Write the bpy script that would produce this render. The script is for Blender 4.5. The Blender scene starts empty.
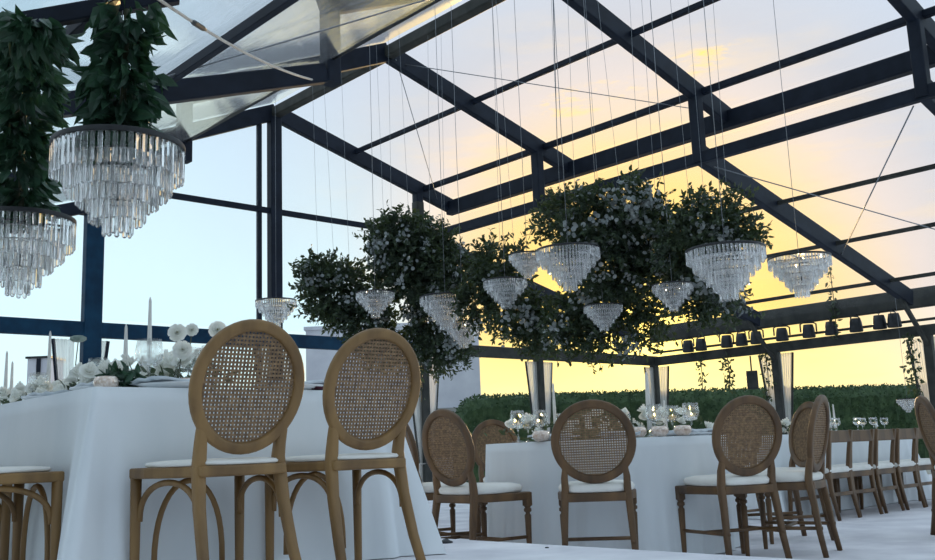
import bpy, bmesh, math, random
from mathutils import Vector, Matrix
from math import sin, cos, pi, sqrt, radians
random.seed(7)
SC = bpy.context.scene
COL = SC.collection

# ------------------------------------------------------------------ camera
CZ = 0.70
FPX, YAW, PITCH, ROLL = 971.4, 0.7427, 0.1757, -0.0389
fw = Vector((sin(YAW)*cos(PITCH), cos(YAW)*cos(PITCH), sin(PITCH)))
r0 = Vector((cos(YAW), -sin(YAW), 0)); u0 = r0.cross(fw)
rt = r0*cos(ROLL) + u0*sin(ROLL); up = -r0*sin(ROLL) + u0*cos(ROLL)
cam = bpy.data.objects.new('camera', bpy.data.cameras.new('camera')); COL.objects.link(cam)
cam.data.sensor_width = 36.0; cam.data.lens = FPX/935*36.0
cam.data.clip_end = 500; cam.data.clip_start = 0.05
cam.matrix_world = Matrix(((rt.x, up.x, -fw.x, 0), (rt.y, up.y, -fw.y, 0), (rt.z, up.z, -fw.z, CZ), (0, 0, 0, 1)))
SC.camera = cam

# ------------------------------------------------------------------ sky, sun, exposure
SC.view_settings.view_transform = 'Standard'; SC.view_settings.look = 'None'
SC.view_settings.gamma = 1.0; SC.view_settings.use_curve_mapping = False
SC.view_settings.exposure = 0.0
SUN_AZ, SUN_EL = radians(52.6), radians(5.5)
SUND = Vector((sin(SUN_AZ)*cos(SUN_EL), cos(SUN_AZ)*cos(SUN_EL), sin(SUN_EL)))
W = bpy.data.worlds.new('sunset_sky'); SC.world = W; W.use_nodes = True
nt = W.node_tree; nt.nodes.clear(); N = nt.nodes.new; L = nt.links.new
def srgb(r, g, b, k=1.0):
    def f(c):
        c /= 255.0
        return (c/12.92 if c <= 0.04045 else ((c+0.055)/1.055)**2.4)*k
    return (f(r), f(g), f(b), 1)
def math_(tree, op, a, b=None, clamp=False):
    n = tree.nodes.new('ShaderNodeMath'); n.operation = op; n.use_clamp = clamp
    for i, v in enumerate((a, b)):
        if v is None: continue
        if isinstance(v, (int, float)): n.inputs[i].default_value = v
        else: tree.links.new(v, n.inputs[i])
    return n.outputs[0]
def ramp(tree, fac, stops, interp='LINEAR'):
    n = tree.nodes.new('ShaderNodeValToRGB'); n.color_ramp.interpolation = interp
    e = n.color_ramp.elements
    while len(e) < len(stops): e.new(0.5)
    for i, (p, c) in enumerate(stops): e[i].position = p; e[i].color = c
    if fac is not None: tree.links.new(fac, n.inputs[0])
    return n.outputs[0]
def mix_(tree, fac, a, b, blend='MIX'):
    n = tree.nodes.new('ShaderNodeMix'); n.data_type = 'RGBA'; n.blend_type = blend
    for s, v in ((n.inputs[0], fac), (n.inputs[6], a), (n.inputs[7], b)):
        if isinstance(v, (int, float, tuple)): s.default_value = v
        else: tree.links.new(v, s)
    return n.outputs[2]
tc = N('ShaderNodeTexCoord')
nv = N('ShaderNodeVectorMath'); nv.operation = 'NORMALIZE'; L(tc.outputs['Generated'], nv.inputs[0])
dt = N('ShaderNodeVectorMath'); dt.operation = 'DOT_PRODUCT'; L(nv.outputs[0], dt.inputs[0]); dt.inputs[1].default_value = SUND
rho = math_(nt, 'MULTIPLY', math_(nt, 'ARCCOSINE', dt.outputs['Value']), 1/pi)        # 0..1 = 0..180 degrees
D = 180.0
sky = ramp(nt, rho, [(0, srgb(255, 222, 110, 4.0)), (3/D, srgb(255, 222, 112, 2.2)), (6/D, srgb(255, 218, 116, 1.5)), (9/D, srgb(255, 216, 130, 1.32)), (12.5/D, srgb(253, 224, 178, 1.18)),
                     (15.5/D, srgb(242, 228, 218, 1.08)), (19/D, srgb(222, 224, 230, 1.0)), (25/D, srgb(206, 222, 240, 1.06)), (42/D, srgb(190, 226, 246, 1.3)),
                     (70/D, srgb(200, 216, 230, 1.5)), (105/D, srgb(172, 190, 205, 1.27)), (1, srgb(148, 168, 184, 1.15))])
sep = N('ShaderNodeSeparateXYZ'); L(nv.outputs[0], sep.inputs[0])
el = sep.outputs[2]
# pale band above the horizon, away from the sun
hz = ramp(nt, el, [(0.0, (1, 1, 1, 1)), (0.10, (.85, .85, .85, 1)), (0.20, (.35, .35, .35, 1)), (0.34, (0, 0, 0, 1))])
away = ramp(nt, rho, [(22/D, (0, 0, 0, 1)), (32/D, (.7, .7, .7, 1)), (60/D, (.7, .7, .7, 1)), (95/D, (0, 0, 0, 1))])
sky = mix_(nt, math_(nt, 'MULTIPLY', hz, away), sky, srgb(232, 253, 255, 1.30))
ld = N('ShaderNodeVectorMath'); ld.operation = 'DOT_PRODUCT'; L(nv.outputs[0], ld.inputs[0]); ld.inputs[1].default_value = (-cos(SUN_AZ), sin(SUN_AZ), 0)
lf = ramp(nt, ld.outputs['Value'], [(.17, (0, 0, 0, 1)), (.30, (1, 1, 1, 1)), (.75, (.8, .8, .8, 1)), (.95, (0, 0, 0, 1))])
hz2 = ramp(nt, el, [(0.0, (1, 1, 1, 1)), (0.15, (.95, .95, .95, 1)), (0.24, (.5, .5, .5, 1)), (0.38, (0, 0, 0, 1))])
sky = mix_(nt, math_(nt, 'MULTIPLY', lf, hz2), sky, srgb(218, 248, 254, 1.16))
warmb = ramp(nt, rho, [(8/D, (1, 1, 1, 1)), (26/D, (0, 0, 0, 1))])
low = ramp(nt, el, [(0.0, (1, 1, 1, 1)), (0.06, (.8, .8, .8, 1)), (0.13, (0, 0, 0, 1))])
sky = mix_(nt, math_(nt, 'MULTIPLY', warmb, low), sky, srgb(255, 243, 172, 1.3))
# thin sunset clouds
mp = N('ShaderNodeMapping'); mp.inputs['Scale'].default_value = (3.2, 3.2, 17.0); mp.inputs['Location'].default_value = (1.3, .4, .2); L(nv.outputs[0], mp.inputs[0])
nz = N('ShaderNodeTexNoise'); nz.inputs['Scale'].default_value = 1.6; nz.inputs['Detail'].default_value = 7; nz.inputs['Roughness'].default_value = .62; L(mp.outputs[0], nz.inputs[0])
cl = ramp(nt, nz.outputs[0], [(0.50, (0, 0, 0, 1)), (0.70, (1, 1, 1, 1))])
cz = ramp(nt, rho, [(2/D, (.35, .35, .35, 1)), (8/D, (.6, .6, .6, 1)), (15/D, (.42, .42, .42, 1)), (22/D, (0, 0, 0, 1))])
sky = mix_(nt, math_(nt, 'MULTIPLY', cl, cz), sky, srgb(255, 220, 150, 1.35))
cl2 = ramp(nt, nz.outputs[0], [(0.30, (1, 1, 1, 1)), (0.44, (0, 0, 0, 1))])
sky = mix_(nt, math_(nt, 'MULTIPLY', cl2, math_(nt, 'MULTIPLY', cz, .14)), sky, srgb(224, 218, 220, 1.3))
# two bright lit wisps
mp2 = N('ShaderNodeMapping'); mp2.inputs['Scale'].default_value = (9, 9, 42); mp2.inputs['Rotation'].default_value = (0, 0, 0); L(nv.outputs[0], mp2.inputs[0])
nz2 = N('ShaderNodeTexNoise'); nz2.inputs['Scale'].default_value = 2.2; nz2.inputs['Detail'].default_value = 6; nz2.inputs['Roughness'].default_value = .65; L(mp2.outputs[0], nz2.inputs[0])
wisp = ramp(nt, nz2.outputs[0], [(.47, (0, 0, 0, 1)), (.66, (1, 1, 1, 1))])
for (az, e_, sx, sz) in ((50.2, 20.2, .055, .013), (57.2, 21.6, .045, .011)):
    a = radians(az); e_ = radians(e_)
    c = Vector((sin(a)*cos(e_), cos(a)*cos(e_), sin(e_))); h = Vector((cos(a), -sin(a), 0))
    d1 = N('ShaderNodeVectorMath'); d1.operation = 'DOT_PRODUCT'; L(nv.outputs[0], d1.inputs[0]); d1.inputs[1].default_value = h
    q = math_(nt, 'ADD', math_(nt, 'POWER', math_(nt, 'ABSOLUTE', math_(nt, 'DIVIDE', d1.outputs['Value'], sx)), 2.0),
              math_(nt, 'POWER', math_(nt, 'ABSOLUTE', math_(nt, 'DIVIDE', math_(nt, 'SUBTRACT', math_(nt, 'SUBTRACT', el, sin(e_)), math_(nt, 'MULTIPLY', d1.outputs['Value'], .16)), sz)), 2.0))
    q = math_(nt, 'MULTIPLY', math_(nt, 'SUBTRACT', 1.5, q, True), wisp, True)
    sky = mix_(nt, q, sky, srgb(255, 218, 130, 1.4))
# ground side of the world
below = ramp(nt, el, [(0.0, (1, 1, 1, 1)), (0.0, (0, 0, 0, 1))])
bg = N('ShaderNodeBackground'); L(sky, bg.inputs[0]); bg.inputs[1].default_value = 1.0
wo = N('ShaderNodeOutputWorld'); L(bg.outputs[0], wo.inputs[0])
sun = bpy.data.objects.new('sun', bpy.data.lights.new('sun', 'SUN')); COL.objects.link(sun)
sun.data.energy = 2.2; sun.data.color = (1.0, .66, .30); sun.data.angle = radians(3.0)
sun.rotation_euler = SUND.to_track_quat('Z', 'Y').to_euler(); sun.location = (20, 15, 8)

# ------------------------------------------------------------------ materials
def new_mat(name):
    m = bpy.data.materials.new(name); m.use_nodes = True
    t = m.node_tree; t.nodes.clear(); o = t.nodes.new('ShaderNodeOutputMaterial')
    return m, t, o
def noise(t, scale, detail=4, stretch=None, rough=.5):
    c = t.nodes.new('ShaderNodeTexCoord'); n = t.nodes.new('ShaderNodeTexNoise')
    n.inputs['Scale'].default_value = scale; n.inputs['Detail'].default_value = detail; n.inputs['Roughness'].default_value = rough
    if stretch:
        m = t.nodes.new('ShaderNodeMapping'); m.inputs['Scale'].default_value = stretch
        t.links.new(c.outputs['Object'], m.inputs[0]); t.links.new(m.outputs[0], n.inputs[0])
    else: t.links.new(c.outputs['Object'], n.inputs[0])
    return n.outputs[0]
def bump(t, h, strength, dist=.01):
    b = t.nodes.new('ShaderNodeBump'); b.inputs['Strength'].default_value = strength; b.inputs['Distance'].default_value = dist
    t.links.new(h, b.inputs['Height']); return b.outputs[0]
def surf(name, c1, c2, scale=6, stretch=None, rough=.6, bmp=.2, bdist=.004, metal=0.0, spec=.5, transl=0.0, tcol=None, lo=.35, hi=.65):
    m, t, o = new_mat(name)
    n = noise(t, scale, 5, stretch)
    col = ramp(t, n, [(lo, c1), (hi, c2)])
    p = t.nodes.new('ShaderNodeBsdfPrincipled')
    t.links.new(col, p.inputs['Base Color']); p.inputs['Roughness'].default_value = rough; p.inputs['Metallic'].default_value = metal
    p.inputs['Specular IOR Level'].default_value = spec
    if bmp: t.links.new(bump(t, n, bmp, bdist), p.inputs['Normal'])
    out = p.outputs[0]
    if transl:
        tr = t.nodes.new('ShaderNodeBsdfTranslucent')
        if tcol: tr.inputs[0].default_value = tcol
        else: t.links.new(col, tr.inputs[0])
        mx = t.nodes.new('ShaderNodeMixShader'); mx.inputs[0].default_value = transl
        t.links.new(out, mx.inputs[1]); t.links.new(tr.outputs[0], mx.inputs[2]); out = mx.outputs[0]
    t.links.new(out, o.inputs[0]); return m
M = {}
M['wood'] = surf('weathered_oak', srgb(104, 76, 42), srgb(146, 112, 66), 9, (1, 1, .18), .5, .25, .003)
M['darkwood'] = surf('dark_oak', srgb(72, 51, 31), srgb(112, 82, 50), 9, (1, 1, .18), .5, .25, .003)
M['cane'] = surf('woven_cane', srgb(104, 80, 58), srgb(150, 120, 86), 60, None, .6, .2, .001)
M['cloth'] = surf('white_linen', srgb(222, 228, 232), srgb(236, 240, 243), 2.2, (1, 1, .4), .9, .12, .02, spec=.1)
M['cushion'] = surf('ivory_cushion', srgb(226, 222, 214), srgb(240, 238, 232), 5, None, .9, .1, .004, spec=.1)
M['carpet'] = surf('white_carpet', srgb(214, 212, 218), srgb(238, 236, 240), 3.0, None, .95, .25, .006, spec=.05)
M['gravel'] = surf('bounce_gravel', srgb(150, 146, 136), srgb(186, 180, 168), 40, None, .95, .4, .02, spec=.05)  # unseen ground, made pale to bounce light up into the tent
M['steel'] = surf('dark_coated_steel', srgb(16, 24, 38), srgb(26, 35, 50), 5, None, .6, .05, .002, spec=.25)
M['steel2'] = surf('glare_grey_steel', srgb(50, 52, 50), srgb(68, 68, 64), 5, None, .6, .05, .002, spec=.25)  # lighter copy of the dark steel, sun-glare veil put into its colour
M['navy'] = surf('navy_toned_steel', srgb(6, 48, 74), srgb(14, 62, 90), 5, None, .6, .05, .002, spec=.25)  # bluer tone of the steel, for the left gable posts and rail
M['black'] = surf('black_metal', srgb(24, 26, 30), srgb(40, 42, 46), 12, None, .45, .05, .001)
M['wire'] = surf('steel_wire', srgb(120, 125, 132), srgb(150, 154, 160), 40, None, .4, 0, metal=.6)
M['rope'] = surf('pale_rope', srgb(190, 186, 178), srgb(214, 210, 204), 60, None, .8, .2, .001)
M['leaf'] = surf('eucalyptus_leaf', srgb(34, 48, 40), srgb(66, 82, 62), 7, None, .5, .1, .002, transl=.22, tcol=srgb(96, 112, 50))
M['leafdark'] = surf('dark_green_leaf', srgb(32, 56, 46), srgb(62, 94, 74), 5, None, .42, .1, .002, transl=.2, tcol=srgb(60, 100, 60))
M['stem'] = surf('green_stem', srgb(46, 54, 34), srgb(72, 76, 48), 12, None, .6, .1, .001)
M['blossom'] = surf('pale_blossom', srgb(160, 168, 170), srgb(196, 201, 200), 14, None, .7, .1, .001, transl=.3)
M['petal'] = surf('white_petal', srgb(238, 238, 232), srgb(252, 252, 248), 20, None, .7, .1, .001, transl=.5)
M['pink'] = surf('blush_petal', srgb(216, 180, 156), srgb(236, 206, 186), 20, None, .7, .1, .001, transl=.3)
M['pod'] = surf('grey_seed_pod', srgb(120, 136, 128), srgb(160, 172, 164), 40, None, .7, .3, .002)
M['eye'] = surf('flower_centre', srgb(150, 140, 80), srgb(186, 176, 110), 60, None, .8, .3, .001)
M['hedge'] = surf('clipped_hedge', srgb(48, 72, 46), srgb(86, 110, 72), 5, None, .8, .6, .05, transl=.1, lo=.3, hi=.7)
M['stucco'] = surf('white_stucco', srgb(214, 214, 226), srgb(228, 228, 238), 2, None, .9, .05, .005, spec=.1)
M['tan'] = surf('grey_plaster', srgb(150, 150, 150), srgb(170, 168, 166), 2, None, .9, .05, .005, spec=.1)
M['wax'] = surf('white_wax', srgb(228, 226, 222), srgb(240, 238, 234), 12, None, .5, 0, transl=.25)
M['napkin'] = surf('grey_linen', srgb(196, 204, 210), srgb(214, 220, 226), 9, None, .9, .15, .003, spec=.1)
M['wine'] = surf('dark_plum_linen', srgb(60, 34, 44), srgb(86, 50, 60), 9, None, .9, .15, .003, spec=.1)
M['plate'] = surf('white_china', srgb(230, 232, 234), srgb(240, 242, 244), 4, None, .25, 0)
def glassy(name, ior=1.5, tint=(1, 1, 1, 1), thin=.0, rough=0.0, glint=0.0):
    m, t, o = new_mat(name)
    g = t.nodes.new('ShaderNodeBsdfGlass'); g.inputs['IOR'].default_value = ior; g.inputs['Roughness'].default_value = rough
    n = noise(t, 30, 2); t.links.new(ramp(t, n, [(.3, tint), (.7, tuple(c*.97 for c in tint[:3])+(1,))]), g.inputs[0])
    out = g.outputs[0]
    if thin:
        tr = t.nodes.new('ShaderNodeBsdfTransparent'); mx = t.nodes.new('ShaderNodeMixShader'); mx.inputs[0].default_value = thin
        t.links.new(out, mx.inputs[1]); t.links.new(tr.outputs[0], mx.inputs[2]); out = mx.outputs[0]
    if glint:  # bright reflections in the crystal painted in as white scatter
        df = t.nodes.new('ShaderNodeBsdfDiffuse'); tl = t.nodes.new('ShaderNodeBsdfTranslucent'); ad = t.nodes.new('ShaderNodeMixShader'); ad.inputs[0].default_value = .5
        for q in (df, tl): q.inputs[0].default_value = (.95, .95, .96, 1)
        t.links.new(df.outputs[0], ad.inputs[1]); t.links.new(tl.outputs[0], ad.inputs[2])
        mx = t.nodes.new('ShaderNodeMixShader'); mx.inputs[0].default_value = glint
        t.links.new(out, mx.inputs[1]); t.links.new(ad.outputs[0], mx.inputs[2]); out = mx.outputs[0]
    t.links.new(out, o.inputs[0]); return m
M['crystal'] = glassy('cut_crystal', 1.52, (1, 1, 1, 1), .10, glint=.06)
M['crystalfar'] = glassy('small_cut_crystal', 1.52, (1, 1, 1, 1), .15, glint=.22)
M['glass'] = glassy('wine_glass', 1.45, (.99, 1, 1, 1), .80)
M['rose'] = surf('mercury_glass', srgb(214, 190, 172), srgb(244, 232, 222), 90, None, .18, .5, .004, metal=.6)
def film(name, milk, tint, gl=.5, bs=.25, scale=1.2, stretch=None, ior=1.38, two=False):
    """clear PVC tent film: mostly transparent, a slight milky scatter, fresnel gloss and soft wrinkles"""
    m, t, o = new_mat(name)
    n = noise(t, scale, 5, stretch, .6)
    nb = bump(t, n, bs, .05)
    tr = t.nodes.new('ShaderNodeBsdfTransparent'); tr.inputs[0].default_value = tint
    tl = t.nodes.new('ShaderNodeBsdfTranslucent'); tl.inputs[0].default_value = (.92, .92, .92, 1); t.links.new(nb, tl.inputs['Normal'])
    df = t.nodes.new('ShaderNodeBsdfDiffuse'); df.inputs[0].default_value = (.92, .92, .92, 1)
    sc_ = t.nodes.new('ShaderNodeMixShader'); sc_.inputs[0].default_value = .4; t.links.new(tl.outputs[0], sc_.inputs[1]); t.links.new(df.outputs[0], sc_.inputs[2])
    gs = t.nodes.new('ShaderNodeBsdfGlossy'); gs.inputs['Roughness'].default_value = .14; t.links.new(nb, gs.inputs['Normal'])
    ge = t.nodes.new('ShaderNodeNewGeometry'); dp = t.nodes.new('ShaderNodeVectorMath'); dp.operation = 'DOT_PRODUCT'
    t.links.new(nb, dp.inputs[0]); t.links.new(ge.outputs['Incoming'], dp.inputs[1])
    f0 = ((ior-1)/(ior+1))**2                                   # Schlick fresnel, the same from either side of the film
    fr = math_(t, 'ADD', math_(t, 'MULTIPLY', math_(t, 'POWER', math_(t, 'SUBTRACT', 1.0, math_(t, 'ABSOLUTE', dp.outputs['Value']), True), 5.0), 1-f0), f0)
    if two: fr = math_(t, 'DIVIDE', math_(t, 'MULTIPLY', fr, 2.0), math_(t, 'ADD', fr, 1.0))   # both faces of the film
    m1 = t.nodes.new('ShaderNodeMixShader'); t.links.new(ramp(t, n, [(.35, (milk*.5,)*3+(1,)), (.7, (milk*1.5,)*3+(1,))]), m1.inputs[0])
    t.links.new(tr.outputs[0], m1.inputs[1]); t.links.new(sc_.outputs[0], m1.inputs[2])
    m2 = t.nodes.new('ShaderNodeMixShader'); t.links.new(math_(t, 'MULTIPLY', fr, gl, True), m2.inputs[0])
    t.links.new(m1.outputs[0], m2.inputs[1]); t.links.new(gs.outputs[0], m2.inputs[2])
    t.links.new(m2.outputs[0], o.inputs[0]); return m
M['film'] = film('clear_roof_film', .03, (.98, .98, .99, 1), .25)
M['film2'] = film('wrinkled_clear_roof_film', .14, (.98, .98, .98, 1), .9, .22, 1.3, (3.0, .45, 3.0), 1.45, True)
M['film3'] = film('glossy_clear_roof_film', .05, (.98, .98, .99, 1), 1.0, .08, 1.2, (3.0, .45, 3.0), 1.6, True)
M['pane'] = film('clear_wall_film', .015, (.98, .99, 1, 1), .2, .1)
def sheer(name):
    m, t, o = new_mat(name)
    n = noise(t, 40, 2, (1, 1, .02))
    tr = t.nodes.new('ShaderNodeBsdfTransparent'); tl = t.nodes.new('ShaderNodeBsdfTranslucent'); df = t.nodes.new('ShaderNodeBsdfDiffuse')
    for s in (tl, df): s.inputs[0].default_value = (.88, .86, .84, 1)
    a = t.nodes.new('ShaderNodeMixShader'); a.inputs[0].default_value = .12; t.links.new(tl.outputs[0], a.inputs[1]); t.links.new(df.outputs[0], a.inputs[2])
    b = t.nodes.new('ShaderNodeMixShader'); t.links.new(ramp(t, n, [(.3, (.28,)*3+(1,)), (.7, (.50,)*3+(1,))]), b.inputs[0])
    t.links.new(tr.outputs[0], b.inputs[1]); t.links.new(a.outputs[0], b.inputs[2]); t.links.new(b.outputs[0], o.inputs[0]); return m
M['sheer'] = sheer('sheer_curtain')

# ------------------------------------------------------------------ helpers
class MB:
    def __init__(s): s.v = []; s.f = []
    def add(s, vs, fs):
        b = len(s.v); s.v += [tuple(v) for v in vs]; s.f += [tuple(i+b for i in f) for f in fs]; return s
    def box(s, c, size, rot=None):
        x, y, z = (q/2 for q in size); c = Vector(c)
        vs = [Vector((a, b, d)) for a in (-x, x) for b in (-y, y) for d in (-z, z)]
        if rot: vs = [rot @ v for v in vs]
        return s.add([c+v for v in vs], [(0, 1, 3, 2), (4, 6, 7, 5), (0, 4, 5, 1), (2, 3, 7, 6), (0, 2, 6, 4), (1, 5, 7, 3)])
    def sweep(s, path, prof, nrm, closed=False, scale=None):
        """sweep a 2-D profile (a: sideways in the plane, b: along nrm) along path"""
        path = [Vector(p) for p in path]; n = len(path); k = len(prof); nrm = Vector(nrm).normalized(); vs = []
        for i, p in enumerate(path):
            if closed: t = path[(i+1) % n]-path[i-1]
            else: t = path[min(i+1, n-1)]-path[max(i-1, 0)]
            t.normalize(); nn = (nrm - t*nrm.dot(t))
            nn = nn.normalized() if nn.length > 1e-5 else t.orthogonal().normalized()
            a = t.cross(nn); sc = scale[i] if scale else 1
            vs += [p + a*(q[0]*sc) + nn*(q[1]*sc) for q in prof]
        fs = []
        for i in range(n if closed else n-1):
            j = (i+1) % n
            for q in range(k): fs.append((i*k+q, i*k+(q+1) % k, j*k+(q+1) % k, j*k+q))
        if not closed: fs.append(tuple(range(k))[::-1]); fs.append(tuple((n-1)*k+q for q in range(k)))
        return s.add(vs, fs)
    def tube(s, path, r, k=8, closed=False, scale=None):
        p = [Vector(q) for q in path]; d = p[-1]-p[0] if not closed else p[1]-p[0]
        ax = Vector((0, 0, 1)) if abs(d.z) < .8*d.length or d.length < 1e-6 else Vector((0, 1, 0.01))
        return s.sweep(path, circ(r, k), ax, closed, scale)
    def lathe(s, prof, c=(0, 0, 0), k=20):
        c = Vector(c); vs = []; n = len(prof)
        for i in range(k):
            a = 2*pi*i/k
            for r, z in prof: vs.append(c+Vector((r*cos(a), r*sin(a), z)))
        fs = []
        for i in range(k):
            j = (i+1) % k
            for q in range(n-1): fs.append((i*n+q, j*n+q, j*n+q+1, i*n+q+1))
        return s.add(vs, fs)
    def leaf(s, p, d, nrm, ln, wd, bend=.2):
        """one folded leaf of real outline: 2 halves along a midrib"""
        d = d.normalized(); sd = d.cross(nrm)
        if sd.length < 1e-4: sd = d.orthogonal()
        sd.normalize(); n = sd.cross(d)
        q = lambda a, b, h: p + d*(a*ln) + sd*(b*wd) + n*(h*ln)
        return s.add([q(0, 0, 0), q(.35, .5, .06-bend*.1), q(.72, .34, .03-bend*.4), q(1, 0, -bend), q(.72, -.34, .03-bend*.4), q(.35, -.5, .06-bend*.1), q(.45, 0, -bend*.15)],
                     [(0, 1, 6), (1, 2, 6), (2, 3, 6), (3, 4, 6), (4, 5, 6), (5, 0, 6)])
    def build(s, name, mat, parent=None, smooth=False, loc=None, bevel=0, sub=0):
        me = bpy.data.meshes.new(name); me.from_pydata(s.v, [], s.f); me.update()
        bm = bmesh.new(); bm.from_mesh(me); bmesh.ops.recalc_face_normals(bm, faces=bm.faces); bm.to_mesh(me); bm.free()
        if smooth:
            for p in me.polygons: p.use_smooth = True
        me.materials.append(mat if not isinstance(mat, str) else M[mat])
        o = bpy.data.objects.new(name, me); COL.objects.link(o)
        if parent is not None: o.parent = parent
        if loc is not None: o.location = loc
        if bevel:
            b = o.modifiers.new('bevel', 'BEVEL'); b.width = bevel; b.segments = 2; b.limit_method = 'ANGLE'
        if sub:
            b = o.modifiers.new('sub', 'SUBSURF'); b.levels = sub; b.render_levels = sub
        return o
def circ(r, k=8, ry=None):
    ry = r if ry is None else ry
    return [(r*cos(2*pi*i/k), ry*sin(2*pi*i/k)) for i in range(k)]
def rrect(w, h, r, k=3):
    out = []
    for cx, cy, a0 in ((w/2-r, h/2-r, 0), (-w/2+r, h/2-r, 90), (-w/2+r, -h/2+r, 180), (w/2-r, -h/2+r, 270)):
        for i in range(k+1):
            a = radians(a0+90*i/k); out.append((cx+r*cos(a), cy+r*sin(a)))
    return out
def tag(o, label=None, cat=None, group=None, kind=None):
    if label: o['label'] = label
    if cat: o['category'] = cat
    if group: o['group'] = group
    if kind: o['kind'] = kind
    return o
def empty(name, loc, rz=0, label=None, cat=None, group=None):
    o = bpy.data.objects.new(name, None); COL.objects.link(o); o.location = loc; o.rotation_euler = (0, 0, rz)
    o.empty_display_size = .1
    return tag(o, label, cat, group)
def copy_tree(o, loc=None, rz=None, label=None, parent=None, top=True, scale=None):
    c = o.copy(); COL.objects.link(c)
    if parent is not None: c.parent = parent
    if top:
        if loc is not None: c.location = loc
        if rz is not None: c.rotation_euler = (0, 0, rz)
        if label: c['label'] = label
        if scale: c.scale = (scale,)*3
    for ch in [k for k in o.children]: copy_tree(ch, parent=c, top=False)
    return c
def rnd(a, b): return random.uniform(a, b)
def rdir():
    while True:
        v = Vector((rnd(-1, 1), rnd(-1, 1), rnd(-1, 1)))
        if .05 < v.length < 1: return v.normalized()
_tn = {}
def struct(name, mb, mat, label=None, **k):
    _tn[name] = _tn.get(name, 0)+1
    nm = '%s_%d' % (name, _tn[name]) if name in ('trim', 'window') else name
    o = mb.build(nm, mat, **k); o['kind'] = 'structure'
    if label: o['label'] = label
    return o
def beam(a, b, w, h, mat='steel', label=None, upv=(0, 0, 1)):
    m = MB(); m.sweep([a, b], rrect(w, h, min(w, h)*.12, 2), upv)
    return struct('trim', m, mat, label)
def ray(u, v):
    return fw + rt*((u-467.5)/FPX) - up*((v-280)/FPX)
def at_depth(u, v, d):                       # measured point: pixel in the photograph and distance along the view
    return Vector((0, 0, CZ)) + ray(u, v)*d

# ------------------------------------------------------------------ tent geometry (measured, metres)
XR, XL, XP, Y0, BAY = 7.97, 4.95, 10.95, 13.18, 3.0
XO, XLO = 17.62, -0.95
ZR = 6.28
PLAT = 0.245
PX = 3.56                                     # right-hand edge of the raised floor
def z_ur(x): return ZR - .274*(x-XR)          # upper roof, right slope
def z_ul(x): return ZR - .43*(XR-x)
def z_lr(x): return 4.56 - .245*(x-XP)        # lower roof beyond the posts
def z_ll(x): return 4.30 - .35*(XL-x)

m = MB(); m.box((8, 8, -.06), (60, 60, .08)); struct('ground', m, 'gravel', 'unseen gravel ground around the marquee, kept pale to bounce light')
m = MB(); m.box((8.2, 5.2, -.02), (19.6, 15.9, .04)); struct('floor', m, 'carpet', 'white carpeted lower floor of the marquee')
m = MB(); m.box(((PX-1.2)/2, 5.0, PLAT/2), (PX+1.2, 15.5, PLAT)); struct('floor', m, 'carpet', 'raised white carpeted platform in the foreground', bevel=.012)

frames = [Y0-BAY*k for k in range(5)]
for k, y in enumerate(frames):
    t = ('far gable end', 'second', 'third', 'fourth', 'nearest')[k] + ' frame'
    w, h = (.12, .26)
    # upper rafters
    beam((XR, y, ZR), (XP+.78, y, z_ur(XP+.78)), w, h, 'steel', 'dark steel right-hand upper rafter of the '+t)
    beam((XR, y, ZR), (XL-.1, y, z_ul(XL-.1)), w, h, 'steel', 'dark steel left-hand upper rafter of the '+t)
    # clerestory posts
    beam((XP, y, 4.45), (XP, y, z_ur(XP)-.1), .15, .15, 'steel', 'short dark post between the two right-hand roofs, '+t, (0, 1, 0))
    beam((XL, y, 4.15), (XL, y, z_ul(XL)-.1), .15, .15, 'steel', 'short dark post between the two left-hand roofs, '+t, (0, 1, 0))
    # lower rafters
    beam((XP, y, z_lr(XP)), (XO-.55, y, z_lr(XO-.55)), w, .28, 'steel', 'dark steel lower rafter on the right, '+t)
    beam((XL-.08, y, z_ll(XL-.08)-.04), (XLO, y, z_ll(XLO)-.04), w, .18, 'steel', 'dark steel lower rafter overhead on the left, '+t)
    # outer posts and knee braces
    beam((XO, y, 0), (XO, y, 2.5), .15, .15, 'steel2', 'outer post on the right, '+t, (0, 1, 0))
    if k: beam((XO-.02, y, 2.25), (XO-.95, y, 3.05), .07, .07, 'steel2', 'slanting knee brace at the right-hand post, '+t)
    if k and k < 4: beam((XO-1.7, y, z_lr(XO-1.7)-.1), (XO-.6, y, 2.98), .06, .06, 'steel2', 'thin strut below the lower rafter, '+t)
# gable end posts, rail and transom
for x, w, zt in ((XL+.14, .25, 4.4), (XR, .20, ZR), (XP, .17, 5.3), (13.9, .15, z_lr(13.9)), (1.9, .2, z_ll(1.9))):
    beam((x, Y0, 0), (x, Y0, zt-.1), w, .16, 'navy' if x < 6 else 'steel' if x < 9 else 'steel2', 'gable end post', (0, 1, 0))
beam((XR-.27, Y0+.02, 0), (XR-.27, Y0+.02, ZR-.25), .07, .07, 'steel', 'slim post beside the gable centre post', (0, 1, 0))
beam((XLO, Y0, 2.545), (XP, Y0, 2.545), .12, .21, 'navy', 'wide navy horizontal rail across the gable end')
beam((XP, Y0, 2.545), (XO+.1, Y0, 2.545), .12, .21, 'steel2', 'grey continuation of the gable rail to the right corner')
beam((XL, Y0, 4.615), (XP, Y0, 4.615), .06, .09, 'steel', 'slim transom across the gable glazing')
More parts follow.
